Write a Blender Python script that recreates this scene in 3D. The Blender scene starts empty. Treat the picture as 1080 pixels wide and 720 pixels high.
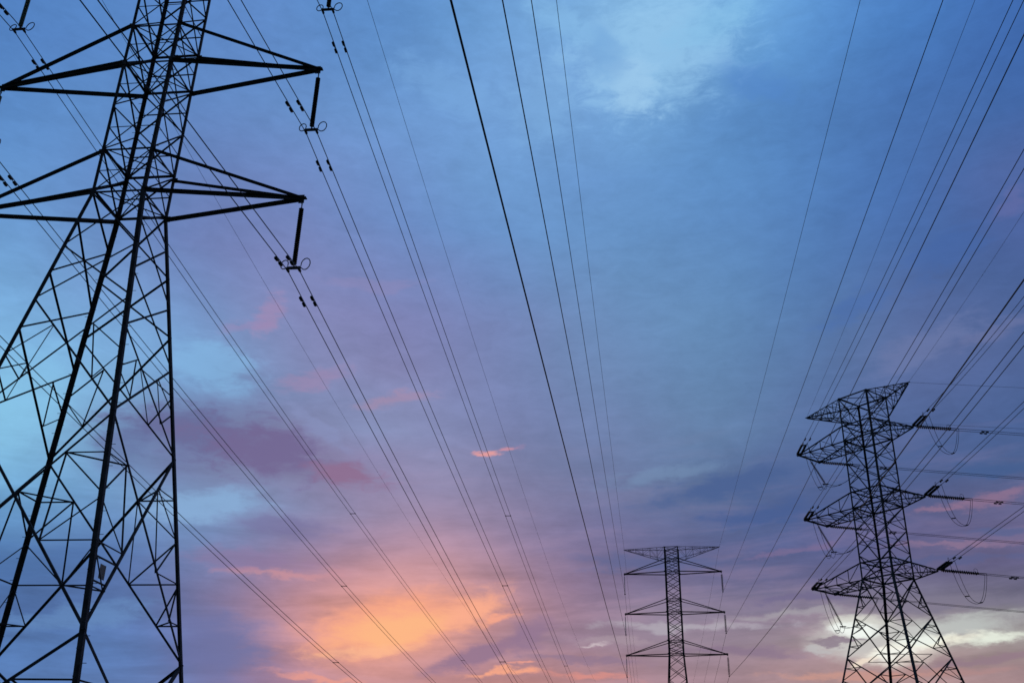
import bpy, bmesh, math, random
from mathutils import Vector, Matrix
random.seed(7)
S = bpy.context.scene
COL = S.collection
R = math.radians

# ------------------------------------------------------------------ camera
cd = bpy.data.cameras.new('camera')
cam = bpy.data.objects.new('camera', cd)
COL.objects.link(cam)
S.camera = cam
PITCH, ROLL, FPX, EYE = 0.4519, 0.0212, 1059.68, 1.6
cd.sensor_fit = 'HORIZONTAL'
cd.sensor_width = 36.0
cd.lens = 36.0 * FPX / 1080.0
cd.clip_start = 0.1
cd.clip_end = 20000
Fv = Vector((0, math.cos(PITCH), math.sin(PITCH)))
U0 = Vector((0, -math.sin(PITCH), math.cos(PITCH)))
R0 = Vector((1, 0, 0))
Rv = math.cos(ROLL) * R0 + math.sin(ROLL) * U0
Uv = -math.sin(ROLL) * R0 + math.cos(ROLL) * U0
cam.matrix_world = Matrix(((Rv.x, Uv.x, -Fv.x, 0), (Rv.y, Uv.y, -Fv.y, 0), (Rv.z, Uv.z, -Fv.z, EYE), (0, 0, 0, 1)))

S.view_settings.view_transform = 'Standard'
S.view_settings.look = 'None'
S.view_settings.exposure = 0.0
S.view_settings.gamma = 1.0
S.view_settings.use_curve_mapping = False
S.render.film_transparent = False
S.cycles.filter_width = 1.6
S.cycles.use_adaptive_sampling = True
S.cycles.adaptive_threshold = 0.01
S.cycles.adaptive_min_samples = 32
S.cycles.max_bounces = 3
S.cycles.diffuse_bounces = 1
S.cycles.glossy_bounces = 1

# ------------------------------------------------------------------ dusk sky: Nishita air under procedural cloud
def lin(c):
    c = c / 255.0
    return c / 12.92 if c <= 0.04045 else ((c + 0.055) / 1.055) ** 2.4

def lin3(c):
    return tuple(lin(v) for v in c)

WARP = (1.3, 1.1, 1.5)
SKY_AZ = (-36.0, 36.0, 31)
SKY_ROWS = [
    (4.60, ((76, 120, 180), (76, 120, 180), (76, 120, 180), (76, 120, 180), (76, 120, 180), (77, 120, 180), (78, 119, 179), (81, 118, 178), (92, 114, 170), (110, 111, 161), (138, 114, 155), (167, 125, 150), (188, 135, 146), (190, 136, 146), (199, 140, 143), (212, 146, 138), (205, 140, 137), (189, 135, 139), (170, 133, 143), (165, 134, 145), (165, 136, 146), (172, 140, 145), (181, 144, 143), (184, 145, 142), (179, 142, 142), (174, 140, 142), (170, 138, 142), (170, 138, 142), (170, 138, 142), (170, 138, 142), (170, 138, 142))),
    (6.20, ((77, 122, 182), (77, 122, 182), (77, 122, 182), (77, 122, 182), (77, 121, 181), (77, 120, 180), (78, 119, 179), (81, 118, 178), (93, 114, 169), (113, 111, 160), (141, 115, 155), (169, 126, 150), (188, 135, 146), (190, 136, 146), (199, 140, 143), (212, 146, 138), (205, 140, 137), (189, 135, 139), (171, 133, 143), (165, 134, 145), (165, 136, 146), (171, 139, 145), (180, 143, 143), (184, 145, 142), (179, 143, 142), (175, 140, 142), (171, 138, 142), (170, 138, 142), (170, 138, 142), (169, 138, 142), (169, 137, 142))),
    (7.80, ((72, 113, 172), (74, 115, 175), (75, 117, 177), (75, 119, 179), (76, 120, 180), (77, 120, 181), (78, 120, 181), (80, 118, 179), (89, 111, 171), (118, 113, 161), (169, 127, 153), (204, 143, 147), (217, 149, 143), (197, 139, 144), (180, 130, 144), (179, 131, 142), (178, 131, 141), (173, 131, 142), (163, 130, 145), (159, 131, 146), (160, 133, 146), (165, 136, 145), (171, 140, 145), (175, 143, 145), (173, 143, 145), (168, 140, 144), (164, 137, 142), (163, 137, 143), (163, 139, 144), (163, 140, 145), (164, 144, 147))),
    (9.40, ((70, 109, 167), (70, 107, 166), (70, 107, 166), (70, 108, 166), (71, 109, 168), (74, 112, 172), (77, 115, 175), (83, 116, 175), (98, 113, 167), (136, 121, 160), (189, 138, 153), (229, 156, 147), (243, 165, 143), (228, 157, 141), (196, 139, 143), (164, 126, 145), (149, 122, 147), (151, 126, 149), (150, 130, 151), (150, 133, 152), (148, 131, 150), (150, 133, 149), (162, 145, 153), (169, 154, 156), (172, 159, 158), (169, 159, 158), (166, 159, 158), (164, 159, 159), (160, 156, 157), (155, 152, 155), (149, 146, 153))),
    (11.00, ((80, 128, 184), (77, 122, 179), (75, 118, 175), (73, 114, 172), (72, 112, 169), (74, 111, 169), (77, 112, 171), (86, 114, 171), (109, 115, 165), (145, 123, 159), (186, 137, 154), (219, 152, 149), (238, 161, 145), (241, 163, 143), (228, 156, 142), (190, 138, 146), (161, 126, 148), (147, 123, 150), (143, 126, 152), (139, 128, 153), (134, 123, 150), (130, 120, 147), (133, 124, 147), (132, 124, 145), (129, 123, 143), (125, 120, 141), (121, 117, 140), (117, 114, 139), (112, 109, 138), (108, 105, 137), (106, 103, 138))),
    (12.60, ((96, 151, 202), (92, 145, 198), (88, 140, 194), (85, 135, 190), (82, 129, 185), (82, 122, 179), (82, 117, 174), (92, 120, 174), (110, 124, 173), (135, 124, 167), (162, 130, 161), (188, 140, 157), (204, 147, 153), (210, 150, 151), (197, 144, 151), (172, 133, 152), (150, 123, 152), (134, 116, 151), (126, 114, 151), (118, 112, 150), (109, 107, 147), (102, 103, 144), (101, 101, 142), (100, 99, 140), (102, 100, 140), (105, 101, 140), (104, 100, 139), (102, 99, 139), (102, 99, 140), (103, 100, 141), (104, 100, 141))),
    (14.20, ((115, 176, 219), (109, 169, 214), (104, 162, 210), (100, 156, 206), (97, 150, 201), (96, 143, 195), (96, 136, 189), (103, 138, 189), (112, 139, 188), (121, 131, 178), (135, 127, 170), (155, 133, 167), (172, 139, 165), (181, 142, 163), (168, 136, 161), (150, 128, 160), (134, 120, 157), (121, 113, 154), (111, 109, 152), (100, 104, 149), (91, 100, 147), (84, 96, 144), (84, 95, 144), (88, 95, 144), (96, 98, 144), (105, 101, 144), (106, 101, 143), (106, 102, 143), (107, 102, 143), (107, 103, 143), (106, 103, 144))),
    (15.80, ((129, 193, 231), (125, 189, 228), (122, 185, 225), (118, 180, 222), (113, 170, 215), (108, 159, 206), (109, 151, 199), (118, 154, 200), (125, 156, 201), (126, 148, 193), (133, 139, 182), (144, 137, 176), (156, 139, 174), (160, 139, 171), (151, 134, 168), (139, 128, 164), (128, 122, 162), (117, 116, 159), (106, 112, 157), (97, 109, 154), (88, 105, 151), (81, 99, 147), (79, 96, 145), (82, 97, 146), (87, 98, 146), (94, 100, 146), (99, 102, 145), (100, 102, 145), (95, 102, 146), (88, 101, 146), (82, 100, 147))),
    (17.40, ((133, 197, 234), (133, 197, 234), (132, 196, 233), (129, 193, 231), (123, 181, 222), (116, 164, 209), (110, 138, 185), (113, 129, 176), (122, 135, 179), (127, 136, 178), (133, 132, 173), (139, 132, 172), (146, 137, 176), (146, 139, 178), (139, 134, 172), (131, 128, 168), (123, 125, 166), (115, 122, 165), (107, 120, 163), (99, 118, 161), (91, 113, 158), (83, 104, 152), (79, 100, 149), (79, 99, 149), (79, 99, 149), (80, 99, 149), (78, 99, 148), (75, 99, 148), (73, 98, 148), (72, 98, 149), (72, 98, 149))),
    (19.00, ((130, 192, 232), (131, 195, 233), (132, 196, 234), (132, 196, 233), (127, 186, 226), (119, 167, 211), (109, 133, 180), (110, 121, 168), (118, 126, 170), (125, 127, 169), (132, 128, 169), (136, 132, 174), (140, 137, 179), (140, 142, 184), (132, 135, 177), (123, 128, 170), (117, 127, 170), (112, 127, 171), (107, 127, 171), (102, 127, 170), (95, 123, 166), (87, 112, 159), (83, 107, 156), (81, 104, 155), (79, 102, 153), (77, 100, 152), (75, 99, 151), (73, 98, 150), (72, 98, 150), (73, 98, 150), (73, 98, 150))),
    (20.60, ((125, 183, 229), (127, 187, 230), (128, 190, 231), (130, 191, 232), (128, 186, 228), (124, 176, 220), (116, 154, 200), (112, 137, 184), (116, 133, 178), (122, 132, 176), (129, 136, 179), (133, 146, 191), (136, 146, 190), (134, 142, 187), (126, 134, 179), (118, 128, 173), (114, 128, 173), (111, 130, 176), (108, 131, 176), (104, 132, 176), (100, 131, 174), (94, 125, 170), (88, 116, 165), (85, 110, 161), (83, 106, 157), (81, 103, 155), (78, 101, 153), (74, 99, 151), (74, 98, 150), (75, 98, 150), (75, 99, 151))),
    (22.20, ((121, 178, 227), (122, 180, 227), (124, 182, 228), (124, 182, 228), (124, 180, 226), (123, 175, 222), (119, 166, 214), (114, 154, 203), (116, 147, 195), (122, 142, 189), (128, 140, 186), (131, 142, 188), (134, 141, 186), (130, 138, 184), (122, 133, 180), (116, 129, 176), (113, 130, 177), (110, 133, 179), (107, 134, 180), (103, 135, 179), (100, 135, 179), (95, 129, 175), (89, 119, 169), (86, 113, 164), (86, 109, 161), (86, 106, 158), (82, 103, 155), (78, 100, 152), (76, 99, 151), (77, 100, 152), (77, 100, 152))),
    (24.00, ((116, 172, 225), (118, 175, 226), (120, 176, 227), (121, 176, 225), (120, 172, 222), (119, 169, 219), (118, 164, 214), (116, 158, 208), (121, 151, 200), (128, 144, 192), (132, 139, 187), (132, 137, 184), (132, 134, 182), (127, 133, 181), (121, 132, 180), (115, 131, 179), (112, 133, 180), (109, 136, 182), (106, 137, 183), (102, 137, 183), (99, 137, 182), (95, 132, 179), (90, 124, 173), (87, 117, 168), (90, 114, 164), (92, 110, 160), (87, 106, 157), (80, 102, 154), (76, 99, 153), (75, 99, 153), (74, 99, 153))),
    (26.75, ((107, 161, 217), (110, 164, 219), (112, 166, 221), (113, 164, 218), (115, 159, 214), (116, 155, 209), (114, 148, 203), (115, 143, 197), (123, 140, 192), (129, 138, 189), (130, 135, 186), (128, 133, 184), (125, 131, 183), (122, 131, 183), (118, 132, 183), (114, 133, 184), (111, 136, 185), (107, 140, 188), (104, 141, 189), (101, 141, 188), (99, 141, 188), (94, 136, 185), (88, 128, 180), (83, 121, 175), (83, 115, 169), (82, 108, 164), (78, 104, 160), (74, 101, 157), (73, 99, 156), (74, 99, 157), (75, 99, 159))),
    (29.50, ((98, 150, 211), (100, 153, 213), (102, 154, 214), (104, 151, 210), (104, 146, 205), (105, 140, 199), (107, 130, 187), (111, 129, 184), (117, 131, 185), (121, 132, 186), (120, 134, 188), (118, 134, 189), (115, 134, 189), (113, 136, 191), (110, 138, 193), (108, 140, 194), (106, 143, 195), (105, 145, 196), (102, 146, 196), (100, 144, 195), (97, 142, 194), (92, 138, 191), (86, 130, 186), (80, 123, 181), (77, 117, 177), (73, 110, 172), (71, 106, 168), (74, 103, 165), (77, 101, 163), (79, 102, 164), (81, 104, 166))),
    (32.25, ((90, 142, 204), (92, 144, 206), (94, 145, 207), (96, 144, 205), (98, 142, 202), (99, 136, 196), (102, 128, 185), (105, 127, 184), (109, 130, 187), (112, 133, 190), (110, 136, 194), (108, 139, 197), (106, 141, 200), (105, 144, 202), (104, 147, 204), (103, 148, 204), (103, 149, 204), (102, 149, 204), (101, 149, 204), (98, 146, 201), (94, 142, 198), (90, 138, 195), (85, 133, 192), (80, 127, 188), (75, 120, 183), (70, 113, 178), (71, 109, 174), (77, 107, 170), (80, 106, 168), (78, 105, 169), (73, 105, 169))),
    (35.00, ((81, 131, 197), (83, 134, 199), (87, 137, 200), (90, 139, 200), (92, 139, 199), (95, 135, 195), (97, 131, 190), (101, 133, 192), (105, 137, 196), (108, 140, 199), (109, 143, 201), (108, 145, 204), (108, 148, 207), (107, 151, 208), (107, 154, 210), (106, 154, 210), (105, 153, 210), (104, 152, 210), (102, 151, 208), (98, 148, 205), (94, 145, 203), (89, 141, 199), (85, 136, 196), (80, 130, 192), (76, 124, 188), (72, 118, 183), (70, 113, 179), (69, 110, 175), (66, 106, 172), (63, 104, 171), (63, 104, 173))),
    (37.75, ((78, 129, 195), (79, 129, 195), (82, 131, 197), (86, 134, 199), (89, 137, 200), (92, 138, 200), (95, 138, 200), (98, 140, 201), (100, 143, 204), (103, 147, 207), (105, 149, 209), (106, 151, 210), (107, 153, 211), (108, 155, 213), (110, 158, 215), (111, 160, 217), (111, 161, 217), (111, 161, 217), (110, 162, 217), (107, 160, 215), (99, 153, 211), (91, 145, 206), (86, 140, 202), (82, 135, 199), (78, 129, 194), (74, 124, 190), (70, 118, 186), (67, 114, 183), (64, 109, 179), (61, 106, 177), (60, 106, 177))),
    (40.50, ((78, 130, 196), (80, 131, 197), (82, 133, 199), (84, 135, 201), (87, 136, 202), (90, 137, 203), (93, 139, 204), (95, 140, 205), (96, 143, 207), (97, 145, 209), (97, 147, 210), (99, 150, 212), (104, 154, 214), (108, 158, 217), (112, 162, 219), (114, 164, 221), (116, 166, 222), (118, 169, 224), (121, 173, 226), (123, 177, 228), (116, 171, 224), (106, 163, 220), (97, 156, 215), (89, 147, 209), (82, 139, 204), (77, 132, 199), (71, 126, 195), (68, 121, 191), (65, 115, 186), (61, 108, 180), (60, 106, 178))),
    (43.25, ((78, 130, 196), (81, 132, 198), (83, 134, 200), (85, 135, 201), (88, 137, 203), (90, 139, 205), (93, 140, 206), (95, 142, 208), (94, 143, 208), (93, 144, 209), (93, 145, 209), (94, 147, 211), (98, 151, 213), (102, 156, 215), (107, 160, 218), (112, 165, 221), (117, 171, 224), (122, 176, 228), (129, 183, 231), (134, 189, 235), (130, 187, 234), (122, 181, 231), (113, 174, 228), (101, 161, 221), (90, 150, 214), (83, 141, 208), (77, 133, 202), (71, 126, 196), (67, 118, 189), (63, 111, 182), (60, 106, 178))),
    (46.00, ((79, 131, 197), (82, 133, 199), (84, 134, 200), (86, 136, 202), (89, 138, 204), (91, 139, 205), (93, 141, 207), (95, 142, 208), (94, 143, 209), (93, 144, 209), (92, 145, 210), (94, 148, 211), (98, 152, 214), (102, 156, 217), (106, 160, 220), (111, 166, 223), (115, 171, 226), (121, 177, 229), (127, 183, 232), (134, 190, 235), (131, 189, 235), (124, 184, 233), (117, 178, 231), (104, 165, 224), (92, 152, 216), (85, 144, 210), (79, 136, 204), (73, 128, 198), (69, 121, 192), (64, 114, 185), (61, 107, 179))),
]
CLOUDS = [
    (9.93, 41.52, 6.71, 3.35, 6.2, (150, 202, 240), 0.70, 0.80),
    (8.32, 39.77, 2.12, 1.81, -31.0, (160, 206, 241), 0.60, 0.90),
    (3.75, 43.19, 3.96, 1.10, -22.9, (134, 190, 236), 0.50, 0.90),
    (14.46, 42.59, 3.87, 1.04, 12.1, (132, 194, 236), 0.50, 0.90),
    (2.02, 39.18, 3.12, 2.56, -0.1, (126, 178, 228), 0.40, 0.90),
    (6.50, 41.62, 1.44, 1.94, 49.1, (96, 152, 214), 0.40, 0.90),
    (16.97, 39.21, 3.13, 1.12, -19.4, (76, 130, 202), 0.50, 0.90),
    (-5.15, 39.74, 4.59, 1.40, -15.7, (120, 172, 226), 0.40, 0.90),
    (-27.44, 20.28, 2.57, 2.68, 10.8, (134, 200, 238), 0.40, 0.60),
    (-17.98, 22.97, 2.98, 1.65, -11.3, (130, 186, 232), 0.60, 0.90),
    (-18.71, 19.39, 5.47, 1.73, -2.6, (102, 108, 156), 0.90, 1.10),
    (-14.24, 18.80, 4.96, 1.65, -7.9, (114, 103, 150), 0.95, 1.10),
    (-9.76, 17.82, 2.53, 0.89, -3.6, (142, 110, 148), 0.95, 1.10),
    (-11.53, 20.31, 2.54, 0.53, -28.2, (136, 148, 196), 0.50, 1.00),
    (-22.07, 18.17, 1.94, 1.42, 28.7, (94, 106, 156), 0.50, 0.90),
    (-17.32, 15.71, 3.54, 1.12, 9.8, (134, 176, 220), 0.80, 0.80),
    (-12.76, 14.79, 3.16, 0.66, -1.4, (112, 108, 158), 0.60, 0.90),
    (-24.62, 11.96, 4.88, 1.05, 12.9, (70, 112, 172), 0.50, 0.90),
    (-22.71, 9.33, 4.01, 0.75, 10.3, (100, 146, 200), 0.50, 0.90),
    (-15.13, 26.14, 0.79, 1.60, -25.3, (172, 138, 178), 0.50, 1.10),
    (-16.34, 25.46, 1.56, 0.42, 12.3, (160, 134, 180), 0.40, 1.00),
    (-12.41, 22.99, 2.46, 0.64, 18.9, (164, 134, 174), 0.50, 1.00),
    (-7.18, 22.24, 2.63, 0.43, 13.0, (170, 140, 172), 0.60, 1.00),
    (-9.13, 28.65, 3.62, 0.43, 4.9, (144, 136, 184), 0.40, 1.00),
    (-1.34, 19.51, 0.97, 0.17, 7.2, (226, 156, 160), 1.00, 0.90),
    (-0.09, 19.86, 0.51, 0.13, 12.4, (204, 144, 164), 0.90, 0.90),
    (0.59, 19.98, 0.46, 0.21, 0.9, (150, 130, 170), 0.50, 0.90),
    (-12.47, 12.43, 3.61, 0.30, -0.0, (206, 144, 154), 0.70, 1.00),
    (-14.61, 13.03, 4.08, 0.70, 0.5, (140, 116, 160), 0.50, 0.90),
    (-6.25, 10.10, 5.80, 1.81, 13.8, (253, 166, 132), 0.95, 0.45),
    (-5.98, 10.01, 4.25, 1.10, 11.8, (255, 182, 130), 0.95, 0.55),
    (-1.92, 11.04, 2.51, 1.03, 28.4, (254, 172, 140), 0.90, 0.50),
    (-0.31, 10.58, 1.26, 0.30, 22.2, (252, 166, 136), 0.80, 0.70),
    (-7.69, 8.65, 3.58, 0.44, 7.1, (255, 184, 142), 0.70, 0.80),
    (-15.38, 8.56, 2.86, 2.08, -6.2, (98, 110, 166), 0.80, 0.60),
    (-1.46, 8.46, 3.82, 0.55, 20.4, (146, 114, 146), 0.95, 0.50),
    (1.50, 9.71, 1.76, 0.91, 34.3, (142, 114, 148), 0.70, 0.80),
    (-0.03, 7.56, 2.28, 0.24, 4.9, (250, 166, 134), 1.00, 1.00),
    (0.79, 8.02, 0.93, 0.12, 6.7, (244, 160, 142), 0.90, 1.00),
    (-9.83, 7.02, 3.03, 0.24, -9.0, (238, 154, 138), 0.70, 0.90),
    (4.52, 7.48, 2.57, 0.24, -2.3, (222, 142, 134), 0.80, 1.00),
    (12.64, 17.58, 5.40, 0.77, 9.0, (72, 98, 150), 0.95, 0.70),
    (14.38, 16.15, 3.95, 0.71, 3.1, (68, 94, 150), 0.90, 0.70),
    (9.14, 18.43, 3.32, 0.52, 7.9, (116, 146, 184), 0.50, 0.90),
    (8.90, 13.56, 5.31, 0.56, -0.9, (82, 98, 148), 0.60, 0.90),
    (9.87, 10.23, 5.66, 0.30, -0.6, (174, 166, 180), 0.90, 0.90),
    (4.65, 9.10, 0.94, 0.11, 2.3, (206, 190, 198), 0.80, 0.80),
    (6.11, 9.35, 3.12, 0.25, 0.2, (172, 152, 166), 0.60, 0.90),
    (12.73, 8.93, 4.98, 0.34, -3.7, (136, 114, 142), 0.70, 0.90),
    (4.01, 8.31, 4.14, 0.25, -2.3, (140, 116, 146), 0.70, 0.90),
    (26.48, 15.86, 2.41, 0.38, 6.2, (150, 116, 146), 0.70, 0.90),
    (24.09, 15.57, 1.72, 0.19, 6.9, (150, 116, 146), 0.70, 0.90),
    (24.47, 13.70, 3.69, 0.19, -0.6, (142, 116, 148), 0.80, 1.00),
    (15.74, 14.11, 3.09, 0.20, 9.1, (124, 108, 150), 0.70, 1.00),
    (23.43, 13.02, 5.12, 0.24, -0.1, (88, 96, 142), 0.70, 1.00),
    (26.43, 14.38, 2.08, 0.33, 0.7, (84, 98, 146), 0.70, 0.90),
    (26.77, 17.42, 2.77, 0.43, -2.7, (64, 94, 146), 0.70, 0.90),
    (15.89, 10.75, 3.97, 0.29, 1.2, (166, 160, 170), 0.80, 0.90),
    (15.98, 11.57, 2.99, 0.25, -0.1, (112, 104, 144), 0.70, 0.90),
    (23.56, 11.02, 5.04, 0.42, 2.7, (126, 120, 142), 0.80, 0.90),
    (23.60, 9.90, 4.31, 0.64, 3.1, (186, 190, 188), 1.00, 0.60),
    (20.06, 9.31, 3.99, 1.41, 0.9, (206, 206, 202), 0.80, 0.40),
    (18.99, 10.16, 2.10, 0.48, -0.2, (214, 214, 206), 1.00, 0.60),
    (21.10, 8.44, 2.05, 0.64, 7.9, (226, 214, 204), 0.90, 0.60),
    (19.07, 9.73, 1.51, 0.46, -6.1, (242, 248, 242), 1.00, 0.45),
    (25.50, 9.30, 2.30, 0.36, 6.1, (230, 236, 222), 1.00, 0.60),
    (22.58, 9.16, 2.30, 0.34, 5.5, (248, 247, 228), 1.00, 0.55),
    (18.15, 9.19, 2.11, 0.12, 1.2, (146, 130, 144), 1.00, 0.80),
    (20.82, 8.72, 1.52, 0.34, 15.5, (254, 251, 232), 1.00, 0.50),
    (19.34, 8.17, 1.06, 0.16, 19.5, (240, 222, 204), 1.00, 0.90),
    (17.24, 8.83, 1.07, 0.19, 4.4, (190, 188, 190), 0.80, 0.90),
    (25.10, 8.28, 3.52, 0.29, 4.6, (150, 124, 138), 0.90, 0.80),
    (23.01, 7.64, 4.01, 0.32, 0.1, (178, 138, 138), 0.80, 0.90),
    (18.41, 7.49, 4.70, 0.23, 0.7, (206, 152, 140), 0.80, 0.90),
    (30.70, 30.52, 0.78, 1.18, -62.7, (108, 110, 168), 0.40, 1.00),
    (26.74, 28.57, 3.06, 1.20, 27.8, (64, 102, 170), 0.50, 0.90),
    (24.04, 23.96, 3.59, 0.80, 16.2, (108, 122, 170), 0.60, 1.00),
    (27.87, 24.15, 2.45, 0.48, 15.1, (112, 120, 166), 0.50, 1.00),
    (21.02, 26.58, 2.69, 0.82, 20.8, (66, 106, 176), 0.45, 0.90),
    (18.88, 9.69, 1.51, 0.43, -5.0, (244, 250, 244), 1.00, 0.25),
    (20.79, 8.54, 1.42, 0.45, 11.8, (248, 249, 240), 0.95, 0.35),
    (22.13, 9.23, 1.39, 0.32, 7.5, (238, 245, 238), 0.85, 0.35),
    (18.28, 9.14, 1.63, 0.11, 2.2, (150, 136, 150), 0.85, 0.60),
]
RB = (0.029, 0.023, 0.020)


world = bpy.data.worlds.new('World')
S.world = world
world.use_nodes = True
NT = world.node_tree
NT.nodes.clear()

def node(kind, **kw):
    n = NT.nodes.new(kind)
    for k, v in kw.items():
        setattr(n, k, v)
    return n

def link(a, b):
    NT.links.new(a, b)

def put(sock, v):
    if isinstance(v, bpy.types.NodeSocket):
        link(v, sock)
    else:
        sock.default_value = v

def fm(op, a, b=None, c=None, clamp=False):
    n = node('ShaderNodeMath', operation=op, use_clamp=clamp)
    put(n.inputs[0], a)
    if b is not None: put(n.inputs[1], b)
    if c is not None: put(n.inputs[2], c)
    return n.outputs[0]

def vm(op, a, b=None, scale=None):
    n = node('ShaderNodeVectorMath', operation=op)
    put(n.inputs[0], a)
    if b is not None: put(n.inputs[1], b)
    if scale is not None: put(n.inputs['Scale'], scale)
    return n.outputs['Value'] if op in ('LENGTH', 'DISTANCE', 'DOT_PRODUCT') else n.outputs[0]

def xyz(x, y, z):
    n = node('ShaderNodeCombineXYZ')
    put(n.inputs[0], x); put(n.inputs[1], y); put(n.inputs[2], z)
    return n.outputs[0]

def mix(f, a, b):
    n = node('ShaderNodeMix', data_type='VECTOR', factor_mode='UNIFORM', clamp_factor=True)
    put(n.inputs[0], f); put(n.inputs[4], a[:3] if isinstance(a, tuple) else a); put(n.inputs[5], b[:3] if isinstance(b, tuple) else b)
    return n.outputs[1]

def noise(vec, scale, detail, rough=0.55, dist=0.0, out='Fac'):
    n = node('ShaderNodeTexNoise')
    put(n.inputs['Vector'], vec)
    n.inputs['Scale'].default_value = scale
    n.inputs['Detail'].default_value = detail
    n.inputs['Roughness'].default_value = rough
    n.inputs['Distortion'].default_value = dist
    return n.outputs[out]

tc = node('ShaderNodeTexCoord')
D = vm('NORMALIZE', tc.outputs['Generated'])
sp = node('ShaderNodeSeparateXYZ'); link(D, sp.inputs[0])
dx, dy, dz = sp.outputs
az = fm('MULTIPLY', fm('ARCTAN2', dx, dy), 180 / math.pi)
el = fm('MULTIPLY', fm('ARCSINE', dz), 180 / math.pi)
# cloud-layer plane (flattens towards the horizon as a real layer does)
hgt = fm('ADD', fm('MAXIMUM', dz, 0.0), 0.16)
plane = xyz(fm('DIVIDE', dx, hgt), fm('DIVIDE', dy, hgt), 0.0)
n_big = noise(plane, 1.1, 5, 0.55, 0.3, 'Color')
n_mid = noise(vm('ADD', plane, (7.3, 2.1, 0.0)), 4.0, 6, 0.6, 0.4, 'Color')
angv = xyz(az, fm('MULTIPLY', el, 1.6), 0.0)
n_loc = noise(angv, 0.16, 6, 0.58, 0.2, 'Color')
w1 = vm('SCALE', vm('SUBTRACT', n_big, (0.5, 0.5, 0.5)), scale=WARP[0])
w2 = vm('SCALE', vm('SUBTRACT', n_mid, (0.5, 0.5, 0.5)), scale=WARP[1])
w3 = vm('SCALE', vm('SUBTRACT', n_loc, (0.5, 0.5, 0.5)), scale=WARP[2])
wsum = vm('MULTIPLY', vm('ADD', vm('ADD', w1, w2), w3), (1.0, 0.75, 0.0))
pos0 = xyz(fm('MINIMUM', fm('MAXIMUM', az, -40.0), 40.0), fm('MINIMUM', fm('MAXIMUM', el, 2.0), 50.0), 0.0)
n_fin = noise(vm('MULTIPLY', angv, (0.8, 1.2, 0.0)), 0.55, 5, 0.6, 0.3, 'Color')
w4 = vm('MULTIPLY', vm('SUBTRACT', n_fin, (0.5, 0.5, 0.5)), (2.4, 1.1, 0.0))
pos = vm('ADD', vm('ADD', pos0, wsum), w4)
soft = vm('ADD', pos0, vm('SCALE', wsum, scale=0.7))
# broad colour of the sky: bands of elevation, each a ramp over azimuth
ss = node('ShaderNodeSeparateXYZ'); link(soft, ss.inputs[0])
saz, sel = ss.outputs[0], ss.outputs[1]
u = fm('DIVIDE', fm('SUBTRACT', saz, SKY_AZ[0]), SKY_AZ[1] - SKY_AZ[0], clamp=True)
base = None
for j, (e, cols) in enumerate(SKY_ROWS):
    cr = node('ShaderNodeValToRGB')
    ramp = cr.color_ramp
    ramp.interpolation = 'B_SPLINE'
    n_ = SKY_AZ[2]
    for i in range(1, n_ - 1):
        ramp.elements.new(i / (n_ - 1))
    for i in range(n_):
        ramp.elements[i].color = (*lin3(cols[i]), 1)
    link(u, cr.inputs[0])
    if base is None:
        base = vm('ADD', cr.outputs[0], (0.0, 0.0, 0.0))
    else:
        t_ = fm('DIVIDE', fm('SUBTRACT', sel, SKY_ROWS[j - 1][0]), e - SKY_ROWS[j - 1][0], clamp=True)
        base = mix(t_, base, cr.outputs[0])
colr = base
# broad mottling of the cloud deck
nb = noise(vm('ADD', plane, (3.0, 9.0, 0.0)), 2.6, 7, 0.62, 0.5)
nc = noise(angv, 0.42, 7, 0.62, 0.6)
nf = noise(vm('MULTIPLY', angv, (0.7, 1.25, 1.0)), 0.75, 8, 0.66, 0.5)
ragn = fm('SUBTRACT', fm('ADD', fm('MULTIPLY', nc, 0.9), fm('MULTIPLY', nf, 1.3)), 1.1)
mott = fm('ADD', 1.0, fm('ADD', fm('MULTIPLY', fm('SUBTRACT', nb, 0.5), 0.40), fm('MULTIPLY', ragn, 0.21)))
colr = vm('SCALE', colr, scale=mott)
# long thin streaks low in the sky, where the layer is seen edge-on
stv = xyz(fm('MULTIPLY', az, 0.10), fm('ADD', fm('MULTIPLY', el, 0.75), fm('MULTIPLY', az, -0.03)), 3.0)
st = noise(stv, 1.0, 5, 0.6, 0.5)
low = node('ShaderNodeMapRange', interpolation_type='SMOOTHSTEP', clamp=True)
link(el, low.inputs[0])
low.inputs[1].default_value = 24.0; low.inputs[2].default_value = 9.0
low.inputs[3].default_value = 0.0; low.inputs[4].default_value = 1.0
st = fm('MULTIPLY', fm('SUBTRACT', st, 0.5), low.outputs[0])
colr = vm('SCALE', colr, scale=fm('ADD', 1.0, fm('MULTIPLY', st, 0.9)))
warm = node('ShaderNodeMapRange', interpolation_type='SMOOTHSTEP', clamp=True)
link(az, warm.inputs[0])
warm.inputs[1].default_value = -15.0; warm.inputs[2].default_value = -5.0
warm.inputs[3].default_value = 0.0; warm.inputs[4].default_value = 1.1
colr = mix(fm('MULTIPLY', st, warm.outputs[0], clamp=True), colr, (*lin3((176, 136, 152)), 1))
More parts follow.
